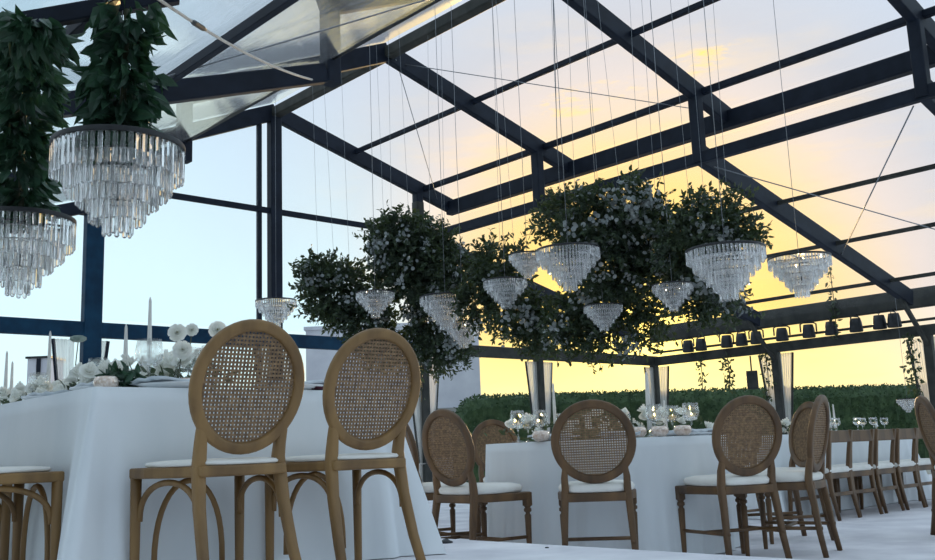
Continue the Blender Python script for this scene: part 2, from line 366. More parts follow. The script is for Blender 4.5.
# ridge, eaves and purlins, bay by bay
def along(x, z, w, h, label, mat='steel', y0=None, y1=None):
    beam((x, Y0 if y0 is None else y0, z), (x, frames[-1] if y1 is None else y1, z), w, h, mat, label)
along(XR, ZR-.02, .16, .16, 'ridge beam of the marquee', 'steel2')
along(XP+.76, z_ur(XP+.76)-.06, .16, .26, 'upper right eave beam')
along(XP, 4.50, .12, .16, 'beam below the clear strip on the right')
along(9.55, z_ur(9.55)+.04, .07, .07, 'upper purlin nearer the ridge')
along(11.08, z_ur(11.08)+.04, .09, .09, 'upper purlin nearer the eave')
for x in (12.8, 14.47, 16.25): along(x, z_lr(x)+.03, .06, .06, 'slim purlin of the lower right roof', 'steel2')
along(XO, 3.12, .16, .35, 'deep outer eave beam on the right', 'steel2')
along(XO, 2.72, .05, .045, 'thin middle rail carrying the spotlights on the right', 'steel2')
along(XO, 2.53, .12, .19, 'lower rail below the eave beam on the right', 'steel2')
along(XL-.02, z_ll(XL)+.08, .05, .03, 'thin edge of the lower left roof sheet', 'black')
along(3.27, z_ll(3.27)+.02, .06, .08, 'purlin of the lower left roof')
along(2.0, z_ll(2.0)+.02, .06, .08, 'purlin of the lower left roof nearer the eave')
along(XLO, z_ll(XLO), .14, .24, 'left eave beam')
beam((1.55, 5.3, z_ll(1.55)-.02), (2.35, 4.95, z_ll(2.35)-.02), .07, .10, 'steel', 'short cross strut between the left purlins')
# clear roof sheets, one per bay
def sheet(x0, z0, x1, z1, ya, yb, mat, label):
    m = MB(); n, k = 12, 10
    vs = []
    for i in range(n+1):
        for j in range(k+1):
            u, v = i/n, j/k
            x = x0+(x1-x0)*u; y = ya+(yb-ya)*v
            vs.append((x, y, z0+(z1-z0)*u - .03*sin(pi*u)*sin(pi*v) + .004*sin(9*x+5*y)))
    fs = [(i*(k+1)+j, (i+1)*(k+1)+j, (i+1)*(k+1)+j+1, i*(k+1)+j+1) for i in range(n) for j in range(k)]
    m.add(vs, fs); return struct('ceiling', m, mat, label, smooth=True)
for k in range(4):
    ya, yb = frames[k], frames[k+1]; n = ('far', 'second', 'third', 'nearest')[k]
    o = .16
    sheet(XR, ZR+o, XP+.8, z_ur(XP+.8)+o, ya, yb, 'film', 'clear upper roof sheet on the right, %s bay' % n)
    sheet(XR, ZR+o, XL-.1, z_ul(XL-.1)+o, ya, yb, 'film3', 'clear upper roof sheet on the left, %s bay' % n)
    sheet(XP, z_lr(XP)+o, XO, z_lr(XO)+o, ya, yb, 'film', 'clear lower roof sheet on the right, %s bay' % n)
    sheet(XL, z_ll(XL)+.08, XLO, z_ll(XLO)+.08, ya, yb, 'film2', 'wrinkled clear roof sheet overhead on the left, %s bay' % n)
# gable panes
def pane(pts, label):
    m = MB(); n = len(pts)
    vs = [(x, Y0+d, z) for d in (-.004, .004) for x, z in pts]
    fs = [tuple(range(n))[::-1], tuple(range(n, 2*n))] + [(i, (i+1) % n, n+(i+1) % n, n+i) for i in range(n)]
    m.add(vs, fs); struct('window', m, 'pane', label)
pane([(XLO, 2.68), (1.8, 2.68), (1.8, z_ll(1.8)-.15), (XLO, z_ll(XLO)-.1)], 'clear gable pane at far left')
pane([(2.0, 2.68), (XL-.0, 2.68), (XL-.0, z_ll(XL)-.15), (2.0, z_ll(2.0)-.15)], 'clear gable pane behind the left chandeliers')
for a, b, t in ((XL+.28, XR-.31, 'left'), (XR+.1, XP-.09, 'right')):
    pane([(a, 2.7), (b, 2.7), (b, 4.57), (a, 4.57)], 'clear gable pane below the transom, %s of the centre post' % t)
    za, zb = (z_ul(a), z_ul(b)) if t == 'left' else (z_ur(a), z_ur(b))
    pane([(a, 4.66), (b, 4.66), (b, zb-.13), (a, za-.13)], 'clear gable pane above the transom, %s of the centre post' % t)
pane([(XP+.09, 2.7), (13.8, 2.7), (13.8, z_lr(13.8)-.14), (XP+.09, z_lr(XP+.09)-.14)], 'clear gable pane under the lower right roof')
pane([(14.0, 2.7), (XO-.1, 2.7), (XO-.1, z_lr(XO-.1)-.14), (14.0, z_lr(14.0)-.14)], 'clear gable pane at the right corner')

# roof cables
def cable(a, b, r, label, sag=0.0, mat='wire', name='bracing_cable', turn=None):
    a, b = Vector(a), Vector(b); m = MB(); n = 14 if sag else 1
    m.tube([a.lerp(b, i/n) - Vector((0, 0, sag*4*(i/n)*(1-i/n))) for i in range(n+1)], r, 6)
    o = tag(m.build(name, mat, smooth=True), label, 'cable')
    if turn:
        p = a.lerp(b, turn)-Vector((0, 0, sag*4*turn*(1-turn))); q = a.lerp(b, turn+.06)-Vector((0, 0, sag*4*(turn+.06)*(.94-turn))); t = MB(); t.tube([p, p.lerp(q, .2), p.lerp(q, .8), q], r*1.8, 8, scale=[.5, 1, 1, .5]); t.build('turnbuckle', 'black', o)
    return o
zl = lambda x: z_ll(x)+.02
cable((3.05, 7.05, zl(3.05)), (4.95, 5.0, z_ll(4.95)), .007, 'dark bracing cable crossing under the upper left roof sheet')
cable((1.9, 4.6, zl(1.9)-.05), (4.90, 7.3, zl(4.9)-.1), .010, 'pale slack bracing cable with black turnbuckle, upper left', .09, 'rope', turn=.22)
cable((XP+.1, 4.35, 4.42), (14.6, 7.12, z_lr(14.6)-.1), .010, 'thin bracing cable slanting down under the lower right roof')
cable((XP+.2, 7.1, 4.40), (XO-.3, 4.3, z_lr(XO-.3)), .008, 'thin bracing cable running right across the lower right roof')
cable((XR+.1, 10.1, ZR-.1), (XP+.4, 13.1, z_ur(XP+.4)-.05), .006, 'thin bracing cable in the far bay of the upper roof')
cable((XR+.1, 7.1, ZR-.1), (XP+.4, 10.1, z_ur(XP+.4)-.05), .006, 'thin bracing cable in the second bay of the upper roof')
cable((XR+.2, 10.2, ZR-.1), (XP+.4, 7.3, z_ur(XP+.4)-.05), .006, 'thin crossing cable in the second bay of the upper roof')

# ------------------------------------------------------------------ outdoors: hedge, buildings
def w_of(xc, d): return Vector((r0.x*xc + sin(YAW)*d, r0.y*xc + cos(YAW)*d, 0))
ha, hb = w_of(-.45, 22.6), w_of(16.0, 26.6)
def make_hedge():
    ax = (hb-ha).normalized(); nx = Vector((-ax.y, ax.x, 0)); ln = (hb-ha).length
    root = tag(MB().box((0, 0, 0), (.01, .01, .01)).build('clipped_hedge', 'hedge'), 'long clipped dark green hedge behind the marquee', 'hedge')
    m = MB(); nu, nw = 150, 14
    prof = []
    for j in range(nw+1):
        t = j/nw
        if t < .4: prof.append((-.55, 1.91*t/.4))
        elif t <= .6: prof.append((-.55+1.1*(t-.4)/.2, 1.91+.05*sin(pi*(t-.4)/.2)))
        else: prof.append((.55, 1.91*(1-t)/.4))
    vs = []
    for i in range(nu+1):
        e = min(1, i/5.0)
        for (b, z) in prof:
            k = sqrt(1-(1-e)**2) if e < 1 else 1
            p = ha + ax*(ln*i/nu) + nx*(b*(.4+.6*k)+rnd(-.06, .06)) + Vector((0, 0, z*(.62+.38*k)+(rnd(-.05, .05) if z > .3 else 0)))
            vs.append(p)
    fs = [(i*(nw+1)+j, i*(nw+1)+j+1, (i+1)*(nw+1)+j+1, (i+1)*(nw+1)+j) for i in range(nu) for j in range(nw)]
    m.add(vs, fs)
    for _ in range(11000):                                        # leaf sprigs on face and top
        i = rnd(0, ln); top = random.random() < .45
        e = min(1, i/(ln*5/150)); zz = 1.91*(.62+.38*sqrt(max(0, 1-(1-e)**2)))
        p = ha + ax*i + nx*((rnd(-.55, .4)) if top else -.6) + Vector((0, 0, zz+rnd(-.02, .07) if top else rnd(.4, zz)))
        d = rdir(); d.z = abs(d.z) if top else d.z
        m.leaf(p, d, rdir(), rnd(.05, .09), rnd(.03, .05))
    me = m.build('tmp', 'hedge'); root.data = me.data; bpy.data.objects.remove(me)
    return root
make_hedge()
def rot_box(m, c, size, ang): return m.box(c, size, Matrix.Rotation(ang, 3, 'Z'))
ba = -YAW
b1 = empty('white_building', w_of(-2.2, 27.4), ba, 'plain white building with grey base seen behind the hedge and gable rail', 'building')
m = MB(); m.box((0, 1.6, 2.15), (4.9, 3.2, 4.3)); m.build('wall', 'stucco', b1)
m = MB(); m.box((0, 1.6, 4.34), (5.0, 3.3, .10)); m.build('roof_edge', 'stucco', b1)
m = MB(); m.box((1.6, -.06, 1.80), (1.75, .12, .30)); m.build('ledge', 'tan', b1)
m = MB(); m.box((1.55, -.03, 1.1), (1.3, .06, 1.0)); m.build('window', 'black', b1)
for dx in (-.62, 0, .62):
    m = MB(); m.box((1.55+dx, -.07, 1.1), (.06, .06, 1.0)); m.build('window_bar', 'tan', b1)
b2 = empty('garden_hut', w_of(-12.5, 28.0), ba, 'small pale hut with dark roof edge beyond the gable end, far left', 'hut')
m = MB(); m.box((0, .5, 1.93), (.62, 1, 3.86)); m.build('wall', 'stucco', b2)
m = MB(); m.box((0, .5, 3.89), (.72, 1.1, .06)); m.build('roof', 'black', b2)
m = MB(); m.box((.02, -.02, 1.93), (.11, .05, 3.84)); m.build('dark_post', 'steel', b2)

# ------------------------------------------------------------------ chairs
def cane_mb(cx, a, b, P, th=.004, pitch=.0145, wd=.0078):
    m = MB()
    n = int(a/pitch)
    def strip(p, q, wvec, off):
        nn = (P(0, .1)-P(0, 0)).cross(P(.1, 0)-P(0, 0)).normalized()
        o = nn*off; t = nn*th/2
        vs = [p-wvec+o-t, p+wvec+o-t, q+wvec+o-t, q-wvec+o-t, p-wvec+o+t, p+wvec+o+t, q+wvec+o+t, q-wvec+o+t]
        m.add(vs, [(0, 1, 2, 3), (7, 6, 5, 4), (0, 4, 5, 1), (1, 5, 6, 2), (2, 6, 7, 3), (3, 7, 4, 0)])
    ex = (P(.1, 0)-P(0, 0)).normalized(); ey = (P(0, .1)-P(0, 0)).normalized()
    for i in range(-n, n+1):
        x = i*pitch; h = b*sqrt(max(0, 1-(x/a)**2))
        if h > .01: strip(P(x, -h), P(x, h), ex*wd/2, .0015)
    n = int(b/pitch)
    for i in range(-n, n+1):
        y = i*pitch; h = a*sqrt(max(0, 1-(y/b)**2))
        if h > .01: strip(P(-h, y), P(h, y), ey*wd/2, -.0015)
    return m
def round_back_chair(name, label, style, wood, cush=True, cat='chair', group=None):
    """oval cane-back dining chair, facing +Y, origin on the floor under the seat centre"""
    root = empty(name, (0, 0, 0), 0, label, cat, group)
    A, Bz, zc, lean = (.206, .224, .718, radians(15)) if style == 'bentwood' else (.220, .218, .735, radians(11))
    yb = -.235
    P = lambda x, t: Vector((x, yb - sin(lean)*t, zc + cos(lean)*t))
    nb = Vector((0, cos(lean), sin(lean)))
    m = MB()
    path = [P(A*cos(2*pi*i/48), Bz*sin(2*pi*i/48)*(1.0)) for i in range(48)]
    m.sweep(path, rrect(.044 if style == 'bentwood' else .05, .034, .012, 3), nb, True)
    back = m.build('backrest', wood, root, True)
    cane_mb(0, A-.02, Bz-.02, P).build('cane_panel', 'cane', back)
    for s in (-1, 1):                                            # rear legs, running up into the oval
        ly, kick = (.062, .075) if style == 'bentwood' else (.048, .02)
        lx = .158 if style == 'bentwood' else .178
        pts = [P(s*A*.82, -.11), P(s*A*.79, -.16), P(s*(lx+.001), -.205), Vector((s*lx, yb+ly, .47)), Vector((s*(lx+.004), yb+ly-.001, .43)), Vector((s*(lx+.010), yb+ly-.022, .30)), Vector((s*(lx+.018), yb+ly-.03-kick*.5, .14)), Vector((s*(lx+.028), yb+ly-.045-kick, 0))]
        MB().sweep(pts, rrect(.040, .040, .011, 3), (0, 1, .05), False, [.5, .85, 1.0, 1.08, 1.1, .98, .88, .78]).build('rear_leg', wood, root, True)
        f = Vector((s*.215, .215, 0))
        if style == 'bentwood':
            MB().lathe([(0, 0), (.015, 0), (.0165, .02), (.019, .25), (.021, .425), (0, .425)], f, 12).build('front_leg', wood, root, True)
        else:
            MB().lathe([(0, 0), (.013, 0), (.014, .02), (.019, .22), (.021, .30), (.014, .31), (.014, .318), (.024, .325), (.024, .34), (.016, .347), (.022, .355), (.022, .36), (0, .36)], f, 14).build('front_leg', wood, root, True)
            MB().box((f.x, f.y, .40), (.046, .046, .085)).build('leg_block', wood, root, bevel=.005)
    # seat frame
    out = [(-.17, yb+.02), (.17, yb+.02), (.236, .10), (.236, .236), (-.236, .236), (-.236, .10)]
    n = len(out); vs = [(x, y, z) for z in ((.405 if style == 'bentwood' else .395), .445) for x, y in out]
    fs = [tuple(range(n))[::-1], tuple(range(n, 2*n))]+[(i, (i+1) % n, n+(i+1) % n, n+i) for i in range(n)]
    seatf = MB().add(vs, fs).build('seat_frame', wood, root, bevel=.008)
    if cush:
        k = 28; vs = []; rings = [(.92, .445), (1.0, .452), (1.02, .475), (.97, .492), (.75, .503), (.3, .508)] if style != 'bentwood' else [(.94, .445), (.98, .449), (.985, .456), (.96, .463), (.75, .468), (.3, .470)]
        for sc, z in rings:
            for i in range(k):
                a = 2*pi*i/k; e = .45
                x = .222*abs(cos(a))**e*(1 if cos(a) > 0 else -1); y = .222*abs(sin(a))**e*(1 if sin(a) > 0 else -1)
                x *= (1-.16*max(0, -y/.222)); vs.append((x*sc, y*sc+.005, z))
        fs = [(r*k+i, r*k+(i+1) % k, (r+1)*k+(i+1) % k, (r+1)*k+i) for r in range(len(rings)-1) for i in range(k)]
        fs += [tuple(range(k))[::-1], tuple((len(rings)-1)*k+i for i in range(k))]
        MB().add(vs, fs).build('cushion', 'cushion', root, True)
    if style == 'bentwood':                                      # bent hoops below the seat rails
        def hoop(a, b, top, drop, nr):
            a, b = Vector(a), Vector(b); pts = []
            for i in range(21):
                t = pi*i/20; q = a.lerp(b, .5-.5*cos(t)); pts.append(Vector((q.x, q.y, top-drop+drop*sin(t)**.8 if 0 < i < 20 else top-drop)))
            MB().sweep(pts, circ(.0115, 8), nr).build('hoop_brace', wood, root, True)
        hoop((-.205, .20, 0), (-.165, yb+.05, 0), .39, .14, (1, 0, 0)); hoop((.205, .20, 0), (.165, yb+.05, 0), .39, .14, (1, 0, 0))
        hoop((-.14, .215, 0), (.14, .215, 0), .39, .32, (0, 1, 0))
        for s in (-1, 1):
            MB().lathe([(0, 0), (.006, 0), (.005, .003), (0, .004)], (0, 0, 0), 10).build('screw', 'wire', seatf, True).matrix_local = Matrix.Translation((s*.162, yb+.038, .42)) @ Matrix.Rotation(radians(90), 4, 'X')
    else:
        for s in (-1, 1):
            MB().tube([(s*.214, .21, .17), (s*.190, yb-.01, .17)], .011, 8).build('stretcher', wood, root, True)
        MB().tube([(-.208, 0, .17), (.208, 0, .17)], .011, 8).build('stretcher', wood, root, True)
    return root
NG = 'round-backed chairs at the near table'
ch = round_back_chair('dining_chair', 'oval cane-back wooden chair nearest the camera, left one at the near table end', 'bentwood', 'wood', True, 'chair', NG)
ch.location = (1.78, 3.36, PLAT)
copy_tree(ch, (2.345, 3.36, PLAT), radians(-2), 'oval cane-back wooden chair at the near table end, right one of the foreground pair')
copy_tree(ch, (1.155, 4.05, PLAT), radians(-90), 'wooden chair cut by the left edge, front legs beside the long tablecloth')
copy_tree(ch, (1.155, 4.63, PLAT), radians(-90), 'wooden chair mostly outside the left edge, second along the long white tablecloth')
TC = Vector((5.46, 4.57))
mid = None
def mid_chair(x, y, face, label):
    """x, y: floor point under the middle of the oval back; face: heading it faces"""
    global mid
    f = Vector(face).normalized(); rz = math.atan2(-f.x, f.y)
    loc = (x+f.x*.235, y+f.y*.235, 0)
    if mid is None:
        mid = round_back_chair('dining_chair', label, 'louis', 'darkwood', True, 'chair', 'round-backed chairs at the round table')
        mid.location = loc; mid.rotation_euler = (0, 0, rz)
    else: copy_tree(mid, loc, rz, label)
mid_chair(4.35, 3.72, (.766, .643), 'oval cane-back chair in the centre, seen straight from behind at the round table')
mid_chair(5.20, 3.24, (.38, .92), 'oval cane-back chair right of centre with its cushion pointing left to the round table')
mid_chair(5.79, 3.10, (-.28, .95), 'round-backed chair seen edge-on, at the right side of the round table')
mid_chair(6.66, 3.66, (-.84, .54), 'round-backed chair facing left, half hidden behind the edge-on chair')
mid_chair(4.02, 4.62, (1, -.05), 'oval-back chair left of the round table with its cushion pointing right')
mid_chair(4.20, 5.30, (.93, -.3), 'oval-back chair behind the left one, overlapped by it, beside the foreground chair')
mid_chair(5.85, 6.10, (-.2, -1), 'round-backed chair whose top peeks over the far left rim of the round table')
mid_chair(7.025, 2.92, (.6, -.8), 'dark round-backed chair cut by the right edge of the picture')
mid_chair(7.0, 4.45, (-1, .2), 'round-backed chair peeking over the right rim of the round table')

# low chairs at the far table
def low_chair(label):
    root = empty('low_chair', (0, 0, 0), 0, label, 'chair', 'low wooden chairs along the far table')
    for s in (-1, 1):
        MB().sweep([(s*.19, -.245, .77), (s*.185, -.215, .6), (s*.18, -.19, .42), (s*.18, -.20, .25), (s*.185, -.25, 0)], rrect(.042, .034, .008, 2), (0, 1, 0), False, [.9, 1, 1.1, 1, .75]).build('rear_leg', 'darkwood', root, True)
        MB().sweep([(s*.195, .19, .39), (s*.195, .19, .2), (s*.20, .20, 0)], rrect(.038, .038, .008, 2), (0, 1, 0), False, [1, .9, .7]).build('front_leg', 'darkwood', root, True)
    MB().box((0, -.232, .715), (.40, .026, .105)).build('backrest', 'darkwood', root, bevel=.008)
    MB().box((0, 0, .375), (.42, .42, .05)).build('seat_frame', 'darkwood', root, bevel=.008)
    MB().box((0, 0, .425), (.42, .42, .055)).build('cushion', 'cushion', root, bevel=.02)
    MB().box((0, .19, .17), (.36, .02, .03)).build('stretcher', 'darkwood', root)
    MB().box((0, -.21, .22), (.34, .02, .03)).build('stretcher', 'darkwood', root)
    return root
ords = ('first', 'second', 'third', 'fourth', 'fifth', 'sixth')
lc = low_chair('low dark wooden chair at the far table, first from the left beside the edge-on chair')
lc.location = (8.30, 4.48, 0)
for i in range(1, 6):
    copy_tree(lc, (8.30+.45*i, 4.48+rnd(-.02, .02), 0), radians(rnd(-4, 4)), 'low dark wooden chair at the far table, %s of the row from the left' % ords[i])

# ------------------------------------------------------------------ tables and cloths
def drape(pts_fn, n, top, bottom, flare, amp, waves, rounds=10, seed=0):
    """cloth over a closed outline: pts_fn(t) -> (point, outward normal, corner weight)"""
    rs = random.Random(seed); ph = [rs.uniform(0, 6.28) for _ in range(6)]
    m = MB(); vs = []
    rows = 13
    for j in range(rows):
        h = j/(rows-1)
        for i in range(n):
            t = i/n; p, nv_, cw = pts_fn(t)
            wv = sin(2*pi*waves*t+ph[0])*.6 + sin(2*pi*waves*1.63*t+ph[1])*.4 + .35*sin(2*pi*waves*2.9*t+ph[2])
            off = .006 + (flare*h + amp*h**1.2*wv + cw*.17*h + .06*h*sqrt(cw)*sin(cw*9.0))
            vs.append((p.x+nv_.x*off, p.y+nv_.y*off, top-(top-bottom)*h - (.0 if j else 0)))
    fs = [(j*n+i, j*n+(i+1) % n, (j+1)*n+(i+1) % n, (j+1)*n+i) for j in range(rows-1) for i in range(n)]
    fs.append(tuple(range(n)))
    return m.add(vs, fs)
def rect_outline(x0, y0, x1, y1, r=.03):
    lx, ly = x1-x0, y1-y0; per = 2*(lx+ly)
    def fn(t):
        s = t*per
        segs = [(Vector((x0, y0)), Vector((1, 0)), lx, Vector((0, -1))), (Vector((x1, y0)), Vector((0, 1)), ly, Vector((1, 0))),
                (Vector((x1, y1)), Vector((-1, 0)), lx, Vector((0, 1))), (Vector((x0, y1)), Vector((0, -1)), ly, Vector((-1, 0)))]
        for k, (o, d, l, nn) in enumerate(segs):
            if s <= l or k == 3:
                s = min(s, l); p = o+d*s; a = s; b = l-s; w = .20
                pn = segs[k-1][3]; qn = segs[(k+1) % 4][3]
                cw = 0
                if a < w: f = .5*(1-a/w); nn = (nn*(1-f)+pn*f).normalized(); cw = (1-a/w)**2
                elif b < w: f = .5*(1-b/w); nn = (nn*(1-f)+qn*f).normalized(); cw = (1-b/w)**2
                return p, nn, cw
            s -= l
    return fn
def circle_outline(c, r):
    def fn(t):
        a = 2*pi*t; nn = Vector((cos(a), sin(a))); return c+nn*r, nn, 0
    return fn
def table_legs(root, spots, z0, z1):
    for x, y in spots: MB().tube([(x, y, z0), (x, y, z1)], .022, 10).build('leg', 'black', root, True)
TZ = PLAT+.75
nt_ = empty('banquet_table', (2.14, 6.035, PLAT), 0, 'long banquet table under the white cloth in the left foreground', 'table')
MB().box((0, 0, .735), (1.38, 4.71, .028)).build('tabletop', 'wood', nt_)
table_legs(nt_, [(sx*.55, sy) for sx in (-1, 1) for sy in (-2.2, 0, 2.2)], 0, .72)
o = drape(rect_outline(1.44, 3.67, 2.84, 8.40), 520, TZ+.004, PLAT+.004, .035, .022, 17, seed=3).build('tablecloth', 'cloth', smooth=True)
tag(o, 'white linen cloth hanging to the floor over the long foreground table', 'tablecloth')
rt_ = empty('round_table', (TC.x, TC.y, 0), 0, 'round dining table under a white cloth in the middle distance', 'table')
MB().lathe([(0, .72), (.83, .72), (.835, .733), (.83, .746), (0, .746)], (0, 0, 0), 48).build('tabletop', 'wood', rt_)
table_legs(rt_, [(.5*cos(a), .5*sin(a)) for a in (.8, 2.37, 3.94, 5.5)], 0, .72)
o = drape(circle_outline(TC, .84), 400, .752, .006, .03, .025, 15, seed=5).build('tablecloth', 'cloth', smooth=True)
tag(o, 'white cloth hanging in folds over the round table', 'tablecloth')
ft_ = empty('far_table', (9.5, 5.25, 0), 0, 'long table beyond the low chairs on the right', 'table')
MB().box((0, 0, .735), (2.9, .86, .028)).build('tabletop', 'wood', ft_)
table_legs(ft_, [(sx*1.25, sy*.35) for sx in (-1, 1) for sy in (-1, 1)], 0, .72)
o = drape(rect_outline(8.05, 4.80, 10.95, 5.70), 360, .752, .006, .03, .02, 15, seed=8).build('tablecloth', 'cloth', smooth=True)
tag(o, 'white cloth over the far table behind the low chairs', 'tablecloth')

# ------------------------------------------------------------------ tableware
def goblet(name, label, r=.045, h=.20, group=None, k=20):
    b = h*.45
    root = empty(name, (0, 0, 0), 0, label, 'glass', group)
    bowl = [(.006, b), (r*.55, b+h*.03), (r*.92, b+h*.14), (r, b+h*.26), (r*.94, b+h*.42), (r*.86, h), (r*.84, h), (r*.92, b+h*.42), (r*.975, b+h*.26), (r*.9, b+h*.15), (r*.5, b+h*.045), (.001, b+h*.03)]
    MB().lathe(bowl, (0, 0, 0), k).build('bowl', 'glass', root, True)
    MB().lathe([(0, 0), (r*.85, 0), (r*.85, .003), (r*.3, .008), (.005, .02), (.0045, b*.6), (.007, b), (0, b)], (0, 0, 0), k).build('stem', 'glass', root, True)
    return root
def u_on_x(u, X):
    """ground position on the line X=const seen in column u"""
    d = ray(u, 420); return Vector((X, X*d.y/d.x))
def u_on_y(u, Y):
    d = ray(u, 420); return Vector((Y*d.x/d.y, Y))
g0 = None
def put_goblet(x, y, z, label, r, h, group):
    global g0
    if g0 is None:
        g0 = goblet('wine_goblet', label, .045, .20, group); o = g0
    else:
        o = copy_tree(g0, label=label); o['group'] = group
    o.location = (x, y, z); o.scale = (r/.045, r/.045, h/.20)
    return o
G1 = 'wine goblets on the near table'
for u, Y, r, h, lab in ((148, 3.88, .058, .215, 'large clear goblet at the near table corner, before the tallest candle'),
                        (189, 3.98, .056, .20, 'clear goblet between the near corner goblet and the left foreground chair'),
                        (212, 3.90, .056, .205, 'clear goblet partly hidden by the left foreground chair back')):
    p = u_on_y(u, Y); put_goblet(p.x, p.y, TZ+.006, lab, r, h, G1)
for u, X, r, h, lab in ((97, 1.75, .05, .19, 'clear goblet behind white roses, left of the table corner'), (37, 1.75, .05, .19, 'clear goblet farther along the left side of the near table'), (84, 1.85, .045, .18, 'clear goblet beside the dark gable post at the near table')):
    p = u_on_x(u, X); put_goblet(p.x, p.y, TZ+.006, lab, r, h, G1)
G2 = 'wine goblets on the round table'
for i, (u, d, r, h) in enumerate(((518, 6.55, .052, .21), (541, 6.6, .052, .21), (528, 6.85, .047, .19), (563, 7.1, .052, .20), (655, 6.5, .058, .215), (673, 6.75, .055, .21), (692, 6.5, .058, .215), (625, 7.3, .050, .2))):
    p = at_depth(u, 430, d)
    lab = ('leftmost clear goblet on the round table', 'second clear goblet from the left on the round table', 'short goblet between the two left goblets of the round table', 'clear goblet just left of the central chair back',
           'left one of the goblets right of the central chair', 'middle one of the goblets right of the central chair', 'right one of the goblets right of the central chair', 'clear goblet by the tall candle, behind the central chair')[i]
    put_goblet(p.x, p.y, .757, lab, r, h, G2)
G3 = 'goblets on the far table'
for i, u in enumerate((831, 836, 857, 862, 873, 884)):
    p = u_on_y(u, 4.93+.1*(i % 2)); put_goblet(p.x, p.y, .757, 'small clear goblet on the far table, %s from the left' % ords[i], .045, .15, G3)
# candles in glass holders
def candle(label, h, r=.011, name='taper_candle', group=None, hold='glass'):
    root = empty(name, (0, 0, 0), 0, label, 'candle', group)
    MB().lathe([(0, .05), (r, .05), (r*.95, .05+h*.5), (r*.55, .05+h*.96), (r*.2, .05+h), (0, .05+h)], (0, 0, 0), 12).build('candle', 'wax', root, True)
    MB().lathe([(0, 0), (.036, 0), (.036, .006), (.012, .02), (.014, .045), (.022, .07), (.019, .07), (.012, .05), (0, .05)], (0, 0, 0), 16).build('holder', hold, root, True)
    return root
GC = 'taper candles on the near table'
for u, X, vt, lab in ((148, 2.1, 298, 'tallest white taper candle, rising behind the corner goblet of the near table'), (124, 2.0, 325, 'white taper candle just left of the tallest one on the near table'),
                      (47, 2.0, 332, 'white taper candle by the gable rail left of the dark post'), (4, 2.0, 352, 'white taper candle at the left edge of the picture, taller of two'), (10, 2.1, 362, 'short pale taper candle next to the left edge of the picture')):
    p = u_on_x(u, X); dep = (Vector((p.x, p.y, CZ))-Vector((0, 0, CZ))).dot(Vector((sin(YAW), cos(YAW), 0)))
    d = ray(u, vt); zt = CZ + d.z*(X/d.x)
    c = candle(lab, zt-TZ-.056, .0125, group=GC); c.location = (p.x, p.y, TZ+.006)
for u, d, vt, lab in ((553, 7.3, 383, 'white taper candle behind the goblets left of the central chair'), (646, 6.9, 372, 'tall thick white candle on the round table right of the central chair'), (664, 7.4, 400, 'short taper candle behind the right goblets of the round table')):
    p = at_depth(u, vt, d); c = candle(lab, p.z-.757-.05, .018 if u == 646 else .013, group='taper candles on the round table'); c.location = (p.x, p.y, .757)
for u, vt, lab in ((830, 402, 'left one of the twin candles on the far table'), (834.5, 404, 'right one of the twin candles on the far table'), (914, 421, 'small candle at the right end of the far table')):
    q = u_on_y(u, 5.1); d = ray(u, vt); z = CZ+d.z*5.1/d.y
    c = candle(lab, z-.757-.05, .012, group='candles on the far table'); c.location = (min(q.x, 10.85), q.y, .757)
# votive holders of mercury glass
vot = None
def votive(p, label, s=1.0):
    global vot
    if vot is None:
        vot = empty('votive_holder', p, 0, label, 'candle holder', 'sparkling votive holders')
        MB().lathe([(0, 0), (.04, 0), (.058, .02), (.062, .04), (.055, .06), (.044, .068), (.040, .066), (.05, .058), (.056, .04), (.05, .02), (0, .01)], (0, 0, 0), 18).build('cup', 'rose', vot, True)
        MB().lathe([(0, .011), (.03, .011), (.03, .03), (0, .032)], (0, 0, 0), 12).build('tealight', 'wax', vot, True); o = vot
    else: o = copy_tree(vot, p, label=label)
    o.scale = (s,)*3
for u, d, lab in ((541, 6.3, 'sparkling votive holder below the left goblets of the round table'), (660, 6.25, 'sparkling votive holder left, below the right goblets of the round table'), (683, 6.28, 'sparkling votive holder right, below the right goblets of the round table'), (638, 6.3, 'sparkling votive holder beside the central chair back')):
    p = at_depth(u, 435, d); votive((p.x, p.y, .757), lab, .95)
for u, Y, lab in ((105, 3.85, 'sparkling votive holder at the near table corner'), (186, 3.85, 'sparkling votive holder behind the near goblets')):
    p = u_on_y(u, Y); votive((p.x, p.y, TZ+.006), lab, .8)
# plates and napkins
def plate_at(x, y, z, label, r=.15, group=None):
    o = MB().lathe([(0, 0), (r*.6, 0), (r, .018), (r, .022), (r*.6, .006), (0, .006)], (0, 0, 0), 28).build('dinner_plate', 'plate', smooth=True); o.location = (x, y, z)
    tag(o, label, 'plate', group)
def napkin_at(x, y, z, rz, label, mat='napkin', size=(.30, .22)):
    m = MB(); n = 12; vs = []
    for k in range(2):
        for i in range(n+1):
            for j in range(n+1):
                u, v = i/n-.5, j/n-.5
                vs.append((u*size[0], v*size[1], .012*k+.006+.005*sin(9*u+3*v)+.004*sin(13*v)))
    q = (n+1)**2
    fs = [(k*q+i*(n+1)+j, k*q+(i+1)*(n+1)+j, k*q+(i+1)*(n+1)+j+1, k*q+i*(n+1)+j+1) for k in range(2) for i in range(n) for j in range(n)]
    rim = [i*(n+1) for i in range(n+1)]+[n*(n+1)+j for j in range(1, n+1)]+[i*(n+1)+n for i in range(n-1, -1, -1)]+[j for j in range(n-1, 0, -1)]
    fs += [(rim[i], rim[(i+1) % len(rim)], rim[(i+1) % len(rim)]+q, rim[i]+q) for i in range(len(rim))]
    o = m.add(vs, fs).build('napkin', mat, smooth=True); o.location = (x, y, z); o.rotation_euler = (0, 0, rz); tag(o, label, 'napkin', 'folded napkins on the tables')
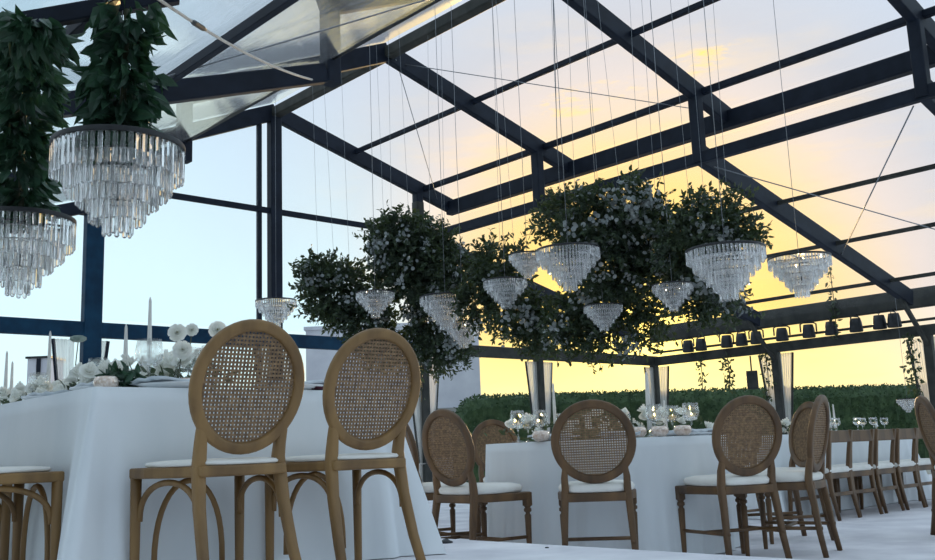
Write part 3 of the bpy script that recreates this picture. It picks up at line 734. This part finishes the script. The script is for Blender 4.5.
plate_at(1.82, 3.80, TZ+.008, 'white plate in front of the left foreground chair'); plate_at(2.39, 3.80, TZ+.008, 'white plate in front of the right foreground chair')
plate_at(1.64, 4.05, TZ+.008, 'white plate nearest the corner on the left side of the near table'); plate_at(1.64, 4.63, TZ+.008, 'white plate second along the left side of the near table')
napkin_at(1.82, 3.80, TZ+.028, .1, 'grey folded napkin on the plate before the left foreground chair'); napkin_at(2.39, 3.80, TZ+.028, -.1, 'grey folded napkin on the plate before the right foreground chair')
napkin_at(1.64, 4.05, TZ+.028, 1.5, 'grey folded napkin near the corner on the left side of the near table'); napkin_at(1.64, 4.63, TZ+.028, 1.6, 'grey folded napkin farther along the left side of the near table')
p = u_on_y(316, 3.72); napkin_at(p.x, p.y, TZ+.006, .3, 'small dark plum napkin between the two foreground chair backs', 'wine', (.09, .08))
for i, (a, lab) in enumerate(((3.3, 'white plate on the round table before the left chair'), (4.0, 'white plate on the round table before the central chair'), (4.75, 'white plate on the round table before the chair right of centre'), (5.4, 'white plate on the round table before the edge-on chair'))):
    x, y = TC.x+.64*cos(a), TC.y+.64*sin(a)
    plate_at(x, y, .756, lab); napkin_at(x, y, .776, a, lab.replace('white plate', 'grey napkin on the plate'))

# ------------------------------------------------------------------ flowers
def flower_mb(r, rings=3, n0=9, cup=.5, c=(0, 0, 0), ax=(0, 0, 1), m=None):
    m = m or MB(); c = Vector(c); ax = Vector(ax).normalized(); e1 = ax.orthogonal().normalized(); e2 = ax.cross(e1)
    for k in range(rings):
        rr = r*(1-.27*k); n = max(5, n0-k); lift = cup*(.25+.45*k)
        for i in range(n):
            a = 2*pi*(i+.5*k)/n + rnd(-.1, .1); d = e1*cos(a)+e2*sin(a); s = ax.cross(d); w = rr*pi/n*1.25
            q = lambda u, v, h: c + d*(rr*u) + s*(w*v) + ax*(r*h)
            vs = [q(.08, -.3, .02*k), q(.08, .3, .02*k), q(.55, -1, lift*.45), q(.55, 1, lift*.45), q(.6, 0, lift*.38), q(.95, -.7, lift), q(.95, .7, lift), q(1.02, 0, lift*1.05), q(.08, 0, .02*k)]
            m.add(vs, [(0, 8, 4, 2), (8, 1, 3, 4), (2, 4, 7, 5), (4, 3, 6, 7)])
    return m
def stem_flower(x, y, z, ztop, label, r=.035, kind='petal', tilt=(0, -.5, .8), lean=(.03, 0)):
    root = empty('poppy_seed_head' if kind == 'pod' else 'white_flower', (x, y, z), 0, label, 'flower', 'tall single flowers in bud vases')
    h = ztop-z; tl = Vector((lean[0], lean[1], h))
    MB().tube([(0, 0, .01), (lean[0]*.2, lean[1]*.2, h*.4), (lean[0]*.6, lean[1]*.6, h*.75), tl], .0028, 6).build('stem', 'stem', root, True)
    if kind == 'pod':
        m = MB(); m.lathe([(0, 0), (r*.6, .004), (r, .016), (r*.95, .03), (r*.6, .038), (0, .04)], tl, 14); m.build('seed_head', 'pod', root, True)
    else:
        flower_mb(r, 4, 12, .45, tl, tilt).build('blossom', kind, root)
        MB().lathe([(0, 0), (r*.22, .002), (r*.2, .012), (0, .016)], tl, 10).build('flower_centre', 'eye', root, True)
    MB().lathe([(0, 0), (.026, 0), (.03, .03), (.02, .07), (.011, .10), (.014, .12), (.011, .12), (.008, .10), (.016, .07), (.026, .03), (0, .008)], (0, 0, 0), 16).build('bud_vase', 'glass', root, True)
    return root
for u, v, X, r, kind, lab in ((172, 333, 2.05, .048, 'petal', 'tall white daisy-like flower, left of the pair beside the foreground chair'), (187, 330, 2.2, .036, 'petal', 'smaller white flower seen from the side between two round blooms'),
                              (213, 330, 2.15, .046, 'petal', 'tall white flower touching the outline of the left foreground chair back'), (177, 350, 1.91, .046, 'petal', 'white flower hanging below the daisy-like bloom at the near table'),
                              (72, 343, 2.05, .05, 'pod', 'grey round seed head on a thin bent stem beside the dark gable post')):
    p = u_on_x(u, X); d = ray(u, v); z = CZ+d.z*X/d.x
    stem_flower(p.x, p.y, TZ+.006, z, lab, r*.92, kind, (-.45, -.8, .12) if kind == 'petal' else (0, 0, 1), (.02, .0))
def runner(name, label, spots, z, n_leaf, nb, rb, spread, hmax, seed, leafmat='leaf', lsize=.06):
    """low flower garland along a table: foliage and each bloom a part"""
    random.seed(seed)
    c0 = Vector(spots[0]); root = empty(name, (c0.x, c0.y, z), 0, label, 'flowers')
    m = MB(); pts = [Vector(s)-c0 for s in spots]
    def rp():
        k = rnd(0, len(pts)-1.001); i = int(k); q = pts[i].lerp(pts[i+1], k-i) if len(pts) > 1 else pts[0]
        return Vector((q.x+random.gauss(0, spread), q.y+random.gauss(0, spread), 0))
    for _ in range(n_leaf):
        p = rp(); p.z = rnd(.01, hmax*.6); d = rdir(); d.z = abs(d.z)*.7
        m.leaf(p, d, rdir(), lsize*rnd(.7, 1.4), lsize*.5)
    m.build('foliage', leafmat, root)
    for _ in range(nb):
        p = rp(); p.z = rnd(.02, hmax); ax = Vector((rnd(-.7, .3), rnd(-.8, .2), rnd(.3, 1)))
        flower_mb(rb*rnd(.7, 1.2), 4, 9, .8, p, ax).build('blossom', 'petal', root)
    return root
runner('flower_runner', 'low runner of white roses along the middle of the near table', [(2.0, 4.0), (2.05, 5.2), (2.1, 6.6)], TZ+.006, 380, 90, .045, .08, .19, 11)
runner('flower_runner', 'white roses and greenery at the left edge of the near table', [(1.78, 4.3), (1.80, 5.0), (1.82, 6.2)], TZ+.006, 170, 70, .042, .05, .14, 12)
runner('herb_pot', 'small pot of dark green leaves at the corner of the near table', [tuple(u_on_y(119, 3.9)), tuple(u_on_y(122, 3.95))], TZ+.006, 130, 1, .02, .03, .13, 13, 'leafdark', .05)
runner('flower_runner', 'white flowers and greenery across the middle of the round table', [(TC.x-.45, TC.y+.40), (TC.x, TC.y), (TC.x+.45, TC.y-.40)], .757, 260, 40, .045, .11, .19, 14)
runner('flower_runner', 'white flowers on the far table beyond the low chairs', [(8.9, 5.2), (9.6, 5.25)], .757, 120, 16, .045, .08, .13, 15)
# ------------------------------------------------------------------ chandeliers
def prism(m, x, y, ang, z0, z1, w, k=6):
    """cut crystal bar with pointed foot"""
    rr = [(w*.5*cos(ang+2*pi*i/k), w*.32*sin(2*pi*i/k)) for i in range(k)]
    ca, sa = cos(ang), sin(ang); pts = []
    base = [(-.5*w, -.22*w), (.5*w, -.22*w), (.5*w, .10*w), (0.18*w, .32*w), (-.18*w, .32*w), (-.5*w, .10*w)]
    for z, s in ((z1, .8), (z1-.1*w, 1), (z0+.35*w, 1), (z0, .45)):
        for a, b in base: pts.append((x - sa*a*s + ca*b*s, y + ca*a*s + sa*b*s, z))
    n = len(base); fs = [(j*n+i, j*n+(i+1) % n, (j+1)*n+(i+1) % n, (j+1)*n+i) for j in range(3) for i in range(n)]
    fs += [tuple(range(n))[::-1], tuple(3*n+i for i in range(n))]
    m.add(pts, fs)
def chandelier(label, D, H, tiers, barw, rim=.03, wire=.5, profile='cone', group=None, plen=None):
    root = empty('crystal_chandelier', (0, 0, 0), 0, label, 'chandelier', group)
    R = D/2
    MB().sweep([(R*cos(2*pi*i/40), R*sin(2*pi*i/40), 0) for i in range(40)], rrect(.018, rim, .004, 2), (0, 0, 1), True).build('rim', 'black', root, True)
    m = MB()
    for a in (0, pi/2): m.sweep([(R*cos(a), R*sin(a), 0), (-R*cos(a), -R*sin(a), 0)], rrect(.014, .014, .003, 2), (0, 0, 1))
    m.tube([(0, 0, 0), (0, 0, -H*.6)], .01, 8); m.build('frame', 'black', root)
    for t in range(tiers):
        f = t/(tiers-1); r = R*(1-.78*f) - .004
        zt = -.005 - H*(.62 if D > .64 else .74)*f; ln = H*(.36 if D > .64 else .25)
        zb = zt-ln-(.02*H if t % 2 else 0)
        n = max(6, int(2*pi*r/(barw*1.45))); m = MB()
        for i in range(n):
            a = 2*pi*i/n + .3*t; rj = r+rnd(-.006, .006); prism(m, rj*cos(a), rj*sin(a), a+rnd(-.35, .35), zb+rnd(-.008, .008), zt, barw*rnd(.9, 1.08))
        tr_ = m.build('crystal_tier', 'crystal' if D > .64 else 'crystalfar', root)
        MB().sweep([(r*cos(2*pi*i/32), r*sin(2*pi*i/32), zt+.004) for i in range(32)], rrect(.006, .006, .001, 1), (0, 0, 1), True).build('tier_ring', 'black', tr_, True)
    return root
def roof_z(x): return z_ll(x) if x < XL else z_ul(x) if x < XR else z_ur(x) if x < XP+.7 else z_lr(x)
def hang(o, zt=None):
    zt = roof_z(o.location.x)+(.15 if o.location.x > XL else .08) if zt is None else zt
    k = o.scale.x; MB().tube([(0, 0, -.02), (0, 0, (zt-o.location.z)/k)], .003/k, 6).build('suspension_wire', 'wire', o, True)
random.seed(21)
c = chandelier('large black-rimmed crystal chandelier at left, the whole one over the near table', .685, .50, 5, .026, .03, .5, group='chandeliers above the near table'); c.location = (2.07, 5.04, 2.42)
hang(c)
c = chandelier('crystal chandelier cut by the left edge, hanging below the leaf garland', .66, .50, 5, .026, .03, .5, group='chandeliers above the near table'); c.location = (2.03, 6.50, 2.30)
hang(c)
far0 = chandelier('far', .62, .40, 6, .022, .02, 1.0, group='chandeliers hanging among the flower clouds')
FAR = [(276, 301, 14.3, 40, 'small crystal chandelier hanging alone at left in front of the slim gable post'), (375, 293, 11.75, 38, 'crystal chandelier below the left part of the flower cloud'),
       (445, 297, 11.5, 50, 'two-tiered looking crystal chandelier under the middle of the left flower cloud'), (505, 281, 10.5, 43, 'crystal chandelier between the two flower clouds, lower of two'),
       (527, 255, 10.3, 36, 'small crystal chandelier half behind the wide one at the centre'), (568, 250, 8.75, 63, 'wide crystal chandelier under the central flower cloud'),
       (725, 250, 8.1, 77, 'largest far chandelier, under the right end of the flower cloud'), (799, 258, 10.0, 60, 'crystal chandelier hanging clear at right by the slanting rafter'),
       (463, 323, 11.8, 38, 'crystal chandelier glowing orange low behind the left flower cloud'), (672, 285, 8.9, 40, 'crystal chandelier half buried in leaves at the centre right'),
       (603, 306, 9.5, 38, 'crystal chandelier hidden among hanging leaves at the centre'), (907, 399, 15.0, 20, 'tiny crystal chandelier hanging low from a vine at far right')]
todo = []
for i, (u, v, d, wpx, lab) in enumerate(FAR):
    if 'tiny' in lab: d = (XO-.45)/ray(u, v).x
    p = at_depth(u, v, d); s = wpx*d/FPX/.62
    o = far0 if i == 0 else copy_tree(far0, label=lab)
    o['label'] = lab; o.location = p; o.rotation_euler = (0, 0, i*.7); o.scale = (s,)*3
    todo.append(o)
for o in todo: hang(o)

# ------------------------------------------------------------------ hanging foliage
def sprigs(m, c, rad, n, leafs, ln, wd, tw, droop=.3, seedf=None, gauss=.0):
    c = Vector(c); rad = Vector(rad)
    for _ in range(n):
        d = rdir(); k = rnd(.05, 1.0)**.45
        p = c+Vector((d.x*rad.x, d.y*rad.y, d.z*rad.z))*k
        g = (d+rdir()*.9+Vector((0, 0, -droop))).normalized(); L_ = tw*rnd(.6, 1.4)
        m.sweep([p, p+g*L_*.5, p+g*L_+Vector((0, 0, -droop*.2*L_))], circ(.003, 3), (0.1, .2, 1))
        for i in range(leafs):
            t = (i+.6)/leafs; q = p+g*L_*t; dd = (g*.5+rdir()).normalized()
            m.leaf(q, dd, rdir(), ln*rnd(.7, 1.3), wd*rnd(.8, 1.2), .25)
def cloud(label, lobes, d0, dens, nb, seed, tails=(), wires=(), leaf=.075):
    """lobes: (u, v, ru, rv, depth offset) measured from the photograph"""
    random.seed(seed)
    P = [(at_depth(u, v, d0+dd), ru*(d0+dd)/FPX, rv*(d0+dd)/FPX) for u, v, ru, rv, dd in lobes]
    root = empty('hanging_flower_cloud', P[0][0], 0, label, 'flower installation', 'suspended flower clouds')
    o0 = P[0][0]; m = MB()
    for c, a, b in P:
        sprigs(m, c-o0, (a, a*.85, b), int(dens*a*b*1900), 12, leaf*.8, leaf*.44, .2, .2)
    m.build('foliage', 'leaf', root)
    if tails:
        m = MB()
        for (u, v, v2, n) in tails:
            p = at_depth(u, v, d0)-o0; q = at_depth(u+rnd(-4, 4), v2, d0)-o0
            m.tube([p, p.lerp(q, .5)+Vector((rnd(-.04, .04), rnd(-.04, .04), 0)), q], .004, 4)
            for i in range(n):
                t = i/n; m.leaf(p.lerp(q, t)+Vector((rnd(-.06, .06), rnd(-.06, .06), 0)), (rdir()+Vector((0, 0, -.5))).normalized(), rdir(), leaf*rnd(.8, 1.3), leaf*.5)
        m.build('trailing_vine', 'leaf', root)
    for i in range(nb):
        c, a, b = random.choice(P); d = rdir(); d = (d - fw*.9).normalized()
        p = c-o0+Vector((d.x*a, d.y*a*.85, d.z*b))*rnd(.98, 1.15); bm_ = MB()
        for _ in range(18): flower_mb(rnd(.014, .024), 2, 5, .5, p+rdir()*rnd(.02, .14), d+rdir()*.5, bm_)
        bm_.build('blossom', 'blossom', root)
    for (u, v, vtop) in wires:
        a = at_depth(u, v, d0)-o0; wpt = at_depth(u, v, d0); x = wpt.x
        zt = (z_ur(x) if x > XR else z_ul(x)) if XL < x < XP+.7 else (z_lr(x) if x >= XP else z_ll(x))
        MB().tube([a, (a.x+rnd(-.15, .15), a.y+rnd(-.15, .15), zt+.08-o0.z)], .0018, 5).build('suspension_wire', 'wire', root)
    return root
cloud('dark leafy flower cloud at the left end, lowest lobe, against the pale gable glass', [(335, 290, 34, 30, 0), (318, 275, 16, 14, -.2), (365, 315, 24, 22, .1), (385, 345, 22, 16, .1)], 12.6, 1.25, 20, 31, wires=[(318, 270, 0), (335, 280, 0), (350, 280, 0)])
cloud('tall dark flower cloud with pale blossoms, left of centre', [(415, 262, 42, 42, 0), (395, 240, 26, 22, -.2), (447, 270, 24, 28, .2), (432, 320, 26, 22, .2), (440, 352, 30, 12, .2)], 12.4, 1.25, 46, 32,
      tails=[(418, 340, 402, 26), (432, 345, 385, 18), (447, 350, 366, 16), (462, 345, 372, 16), (470, 350, 362, 10)], wires=[(385, 250, 0), (392, 250, 0), (410, 240, 0), (430, 240, 0), (445, 250, 0)])
cloud('airy leafy cloud between the two big flower clouds', [(500, 275, 26, 34, 0), (520, 315, 28, 22, -.4), (480, 300, 18, 24, 0), (545, 330, 26, 18, -.4)], 11.2, .95, 14, 33, tails=[(545, 335, 358, 10), (560, 340, 360, 10)], wires=[(500, 250, 0), (515, 260, 0)])
cloud('largest dark flower cloud with pale blossoms at the centre of the picture', [(585, 225, 46, 30, 0), (632, 208, 32, 22, 0), (650, 240, 42, 32, .1), (610, 262, 40, 30, .1)], 9.6, 1.25, 40, 34, wires=[(560, 200, 0), (575, 200, 0), (598, 190, 0), (620, 190, 0), (640, 190, 0), (655, 190, 0)], leaf=.068)
cloud('dark leafy flower cloud at the right end above the largest far chandelier', [(712, 224, 40, 24, 0), (690, 240, 32, 25, 0), (734, 232, 22, 17, 0), (700, 290, 34, 20, .3), (720, 305, 22, 12, .4)], 9.0, 1.25, 16, 35, wires=[(690, 210, 0), (705, 210, 0), (728, 210, 0)], leaf=.065)
cloud('loose lower cloud of trailing leaves below the central flower cloud', [(600, 305, 34, 26, 0), (575, 320, 28, 26, 0), (630, 295, 26, 24, 0), (610, 340, 34, 12, 0), (655, 315, 16, 16, 0)], 10.2, .8, 12, 36, tails=[(590, 335, 362, 14), (600, 340, 372, 14), (575, 335, 355, 10), (655, 320, 352, 12), (640, 320, 345, 10)], leaf=.07)
def garland(label, half, path, seed, n):
    random.seed(seed); p0 = Vector(path[0]); pts = [Vector(q)-p0 for q in path]
    root = empty('leaf_garland', p0, 0, label, 'garland', 'leaf garlands above the near chandeliers')
    m = MB(); MB().tube(pts, .018, 8).build('stem', 'stem', root, True)
    for _ in range(n):
        t = random.random()*(len(pts)-1); i = min(int(t), len(pts)-2); c = pts[i].lerp(pts[i+1], t-i)
        a = rnd(0, 2*pi); rr = half*rnd(.05, 1)**.6*(.75+.3*sin(t*5+seed)); p = c+Vector((rr*cos(a), rr*sin(a), 0))
        d_ = Vector((cos(a)*.6, sin(a)*.6, -1+rnd(-.3, .9))).normalized()
        m.leaf(p, d_, rdir(), rnd(.09, .19), rnd(.05, .085), .25)
    m.build('foliage', 'leafdark', root)
    return root
garland('thick dark leaf garland above the right one of the near chandeliers', .19, [(2.07, 5.04, 2.46), (2.09, 5.04, 2.8), (2.08, 5.0, 3.22)], 41, 520)
garland('thick dark leaf garland at the left edge above the cut-off chandelier', .20, [(2.03, 6.50, 2.34), (2.0, 6.45, 2.75), (1.9, 6.1, 3.1), (1.72, 5.5, 3.12), (1.6, 5.1, 3.05)], 42, 950)
# vines hanging from the outer eave
def vine(u, v0, v1, label, w=.09, n=60):
    d = ray(u, v0); X = XO-.14; p = Vector((0, 0, CZ))+d*(X/d.x); d2 = ray(u, v1); z1 = CZ+d2.z*X/d2.x
    root = empty('hanging_vine', p, 0, label, 'vine', 'vines hanging from the right-hand eave')
    h = p.z-z1; MB().tube([(0, 0, 0), (.03, 0, -h*.5), (0, 0, -h)], .008, 6).build('stem', 'stem', root)
    m = MB()
    for i in range(n): m.leaf(Vector((rnd(-w, w), rnd(-w, w), -h*rnd(0, 1))), (rdir()+Vector((0, 0, -.5))).normalized(), rdir(), rnd(.07, .12), .05)
    m.build('foliage', 'leaf', root)
random.seed(51)
vine(700, 358, 390, 'leafy vine hanging below the eave rail, first from the left', .07, 45); vine(727, 355, 391, 'leafy vine hanging below the eave rail, second from the left', .11, 80)
vine(765, 352, 400, 'leafy vine hanging beside the outer post and loudspeaker', .09, 60); vine(910, 335, 396, 'leafy vine above the tiny chandelier at far right', .13, 110)
vine(829, 262, 340, 'dark leaf tassel hanging beside the clear chandelier', .06, 70)

# ------------------------------------------------------------------ eave spotlights, loudspeaker
sp = None
def spot(u, label):
    global sp
    d = ray(u, 345); X = XO-.12; y = X*d.y/d.x
    if sp is None:
        sp = empty('stage_spotlight', (X, y, 2.945), 0, label, 'spotlight', 'stage spotlights under the right-hand eave beam')
        MB().lathe([(0, -.31), (.115, -.31), (.125, -.29), (.11, -.14), (.09, -.06), (0, -.05)], (0, 0, 0), 16).build('housing', 'black', sp, True)
        MB().sweep([(0, -.15, -.20), (0, -.15, -.05), (0, -.10, -.02), (0, .10, -.02), (0, .15, -.05), (0, .15, -.20)], rrect(.03, .012, .003, 2), (1, 0, 0)).build('yoke', 'black', sp)
        MB().box((0, 0, 0), (.06, .06, .05)).build('clamp', 'black', sp); o = sp
    else: o = copy_tree(sp, (X, y, 2.945), rnd(0, 3), label)
for i, u in enumerate((688, 701, 727, 742, 757, 783, 810, 833, 858, 882, 897)):
    spot(u, 'dark spotlight under the right-hand eave beam, %s from the left' % (ords+('seventh', 'eighth', 'ninth', 'tenth', 'eleventh'))[i])
d = ray(753, 388); X = XO-.2; y = X*d.y/d.x
lsp = empty('loudspeaker', (X, y, CZ+d.z*X/d.x), -1.0, 'dark box loudspeaker hanging beside the outer post', 'loudspeaker')
MB().box((0, 0, .16), (.22, .22, .36)).build('cabinet', 'black', lsp, bevel=.01)
MB().box((0, -.115, .16), (.19, .012, .32)).build('grille', 'steel2', lsp)
MB().tube([(0, 0, .34), (0, 0, 2.40-(CZ+d.z*X/d.x))], .015, 8).build('hanging_bracket', 'black', lsp)

# ------------------------------------------------------------------ tied-back sheer curtains
def curtain(px, py, dirx, diry, label, w=.22, ztie=.55):
    """hung from the rail at post (px,py), spreading along (dirx,diry), gathered to the post at ztie"""
    root = empty('sheer_curtain', (px, py, 0), 0, label, 'curtain', 'tied-back sheer curtains')
    m = MB(); n, k = 26, 22; vs = []
    dx = Vector((dirx, diry, 0)).normalized(); nx = Vector((-dx.y, dx.x, 0)); zt = 2.40
    for j in range(k+1):
        z = zt-(zt-.05)*j/k
        f = w*((z-ztie)/(zt-ztie))**1.0 + .06 if z > ztie else .06+.10*(ztie-z)/ztie
        for i in range(n+1):
            s = i/n; p = dx*(.09+f*s) + nx*(.025*sin(s*34)*(.4+.6*f/w)+.0) ; vs.append((p.x, p.y, z))
    fs = [(j*(n+1)+i, j*(n+1)+i+1, (j+1)*(n+1)+i+1, (j+1)*(n+1)+i) for j in range(k) for i in range(n)]
    o = m.add(vs, fs).build('drape', 'sheer', root, True)
    sm = o.modifiers.new('thick', 'SOLIDIFY'); sm.thickness = .004
    e = MB(); e.sweep([dx*(.09+w+.06)+Vector((0, 0, zt)), dx*.16+Vector((0, 0, ztie))], rrect(.05, .012, .004, 2), nx); e.build('edge_band', 'steel2' if px > 9 else 'steel', o)
    t = MB(); t.tube([dx*.02+nx*.05+Vector((0, 0, ztie)), dx*.2+nx*.05+Vector((0, 0, ztie-.02)), dx*.2-nx*.05+Vector((0, 0, ztie-.02)), dx*.02-nx*.05+Vector((0, 0, ztie))], .012, 6); t.build('tieback', 'sheer', root)
names = {XL: 'dark gable post at left', XR: 'gable centre post', XP: 'gable post behind the left flower cloud', 13.9: 'slim gable post at the centre'}
for x in (XL, XR, XP, 13.9):
    curtain(x, Y0-.02, -1, 0, 'sheer curtain tied back on the left of the '+names[x]); curtain(x, Y0-.02, 1, 0, 'sheer curtain tied back on the right of the '+names[x])
curtain(XO, Y0-.02, -1, 0, 'sheer curtain on the left of the far corner post'); curtain(XO, Y0-.02, 0, -1, 'sheer curtain on the right of the far corner post')
for k, t in ((1, 'second outer post'), (2, 'outer post near the right edge')):
    curtain(XO, frames[k], 0, 1, 'sheer curtain on the left of the '+t); curtain(XO, frames[k], 0, -1, 'sheer curtain on the right of the '+t)

# ------------------------------------------------------------------ small things on the raised floor
d = ray(446, 543); q = d*((PLAT-CZ)/d.z)
o = MB().lathe([(0, 0), (.035, 0), (.036, .006), (.022, .012), (.012, .02), (0, .022)], (0, 0, 0), 16).build('metal_disc', 'black', smooth=True)
o.location = (q.x, q.y, PLAT); tag(o, 'small dark round cap lying on the raised white floor', 'cap')
d = ray(547, 548); q = d*((PLAT-CZ)/d.z)
o = MB().lathe([(0, 0), (.010, 0), (.010, .004), (0, .006)], (0, 0, 0), 10).build('metal_speck', 'black', smooth=True)
o.location = (q.x, q.y, PLAT); tag(o, 'tiny dark screw head on the raised white floor', 'screw')
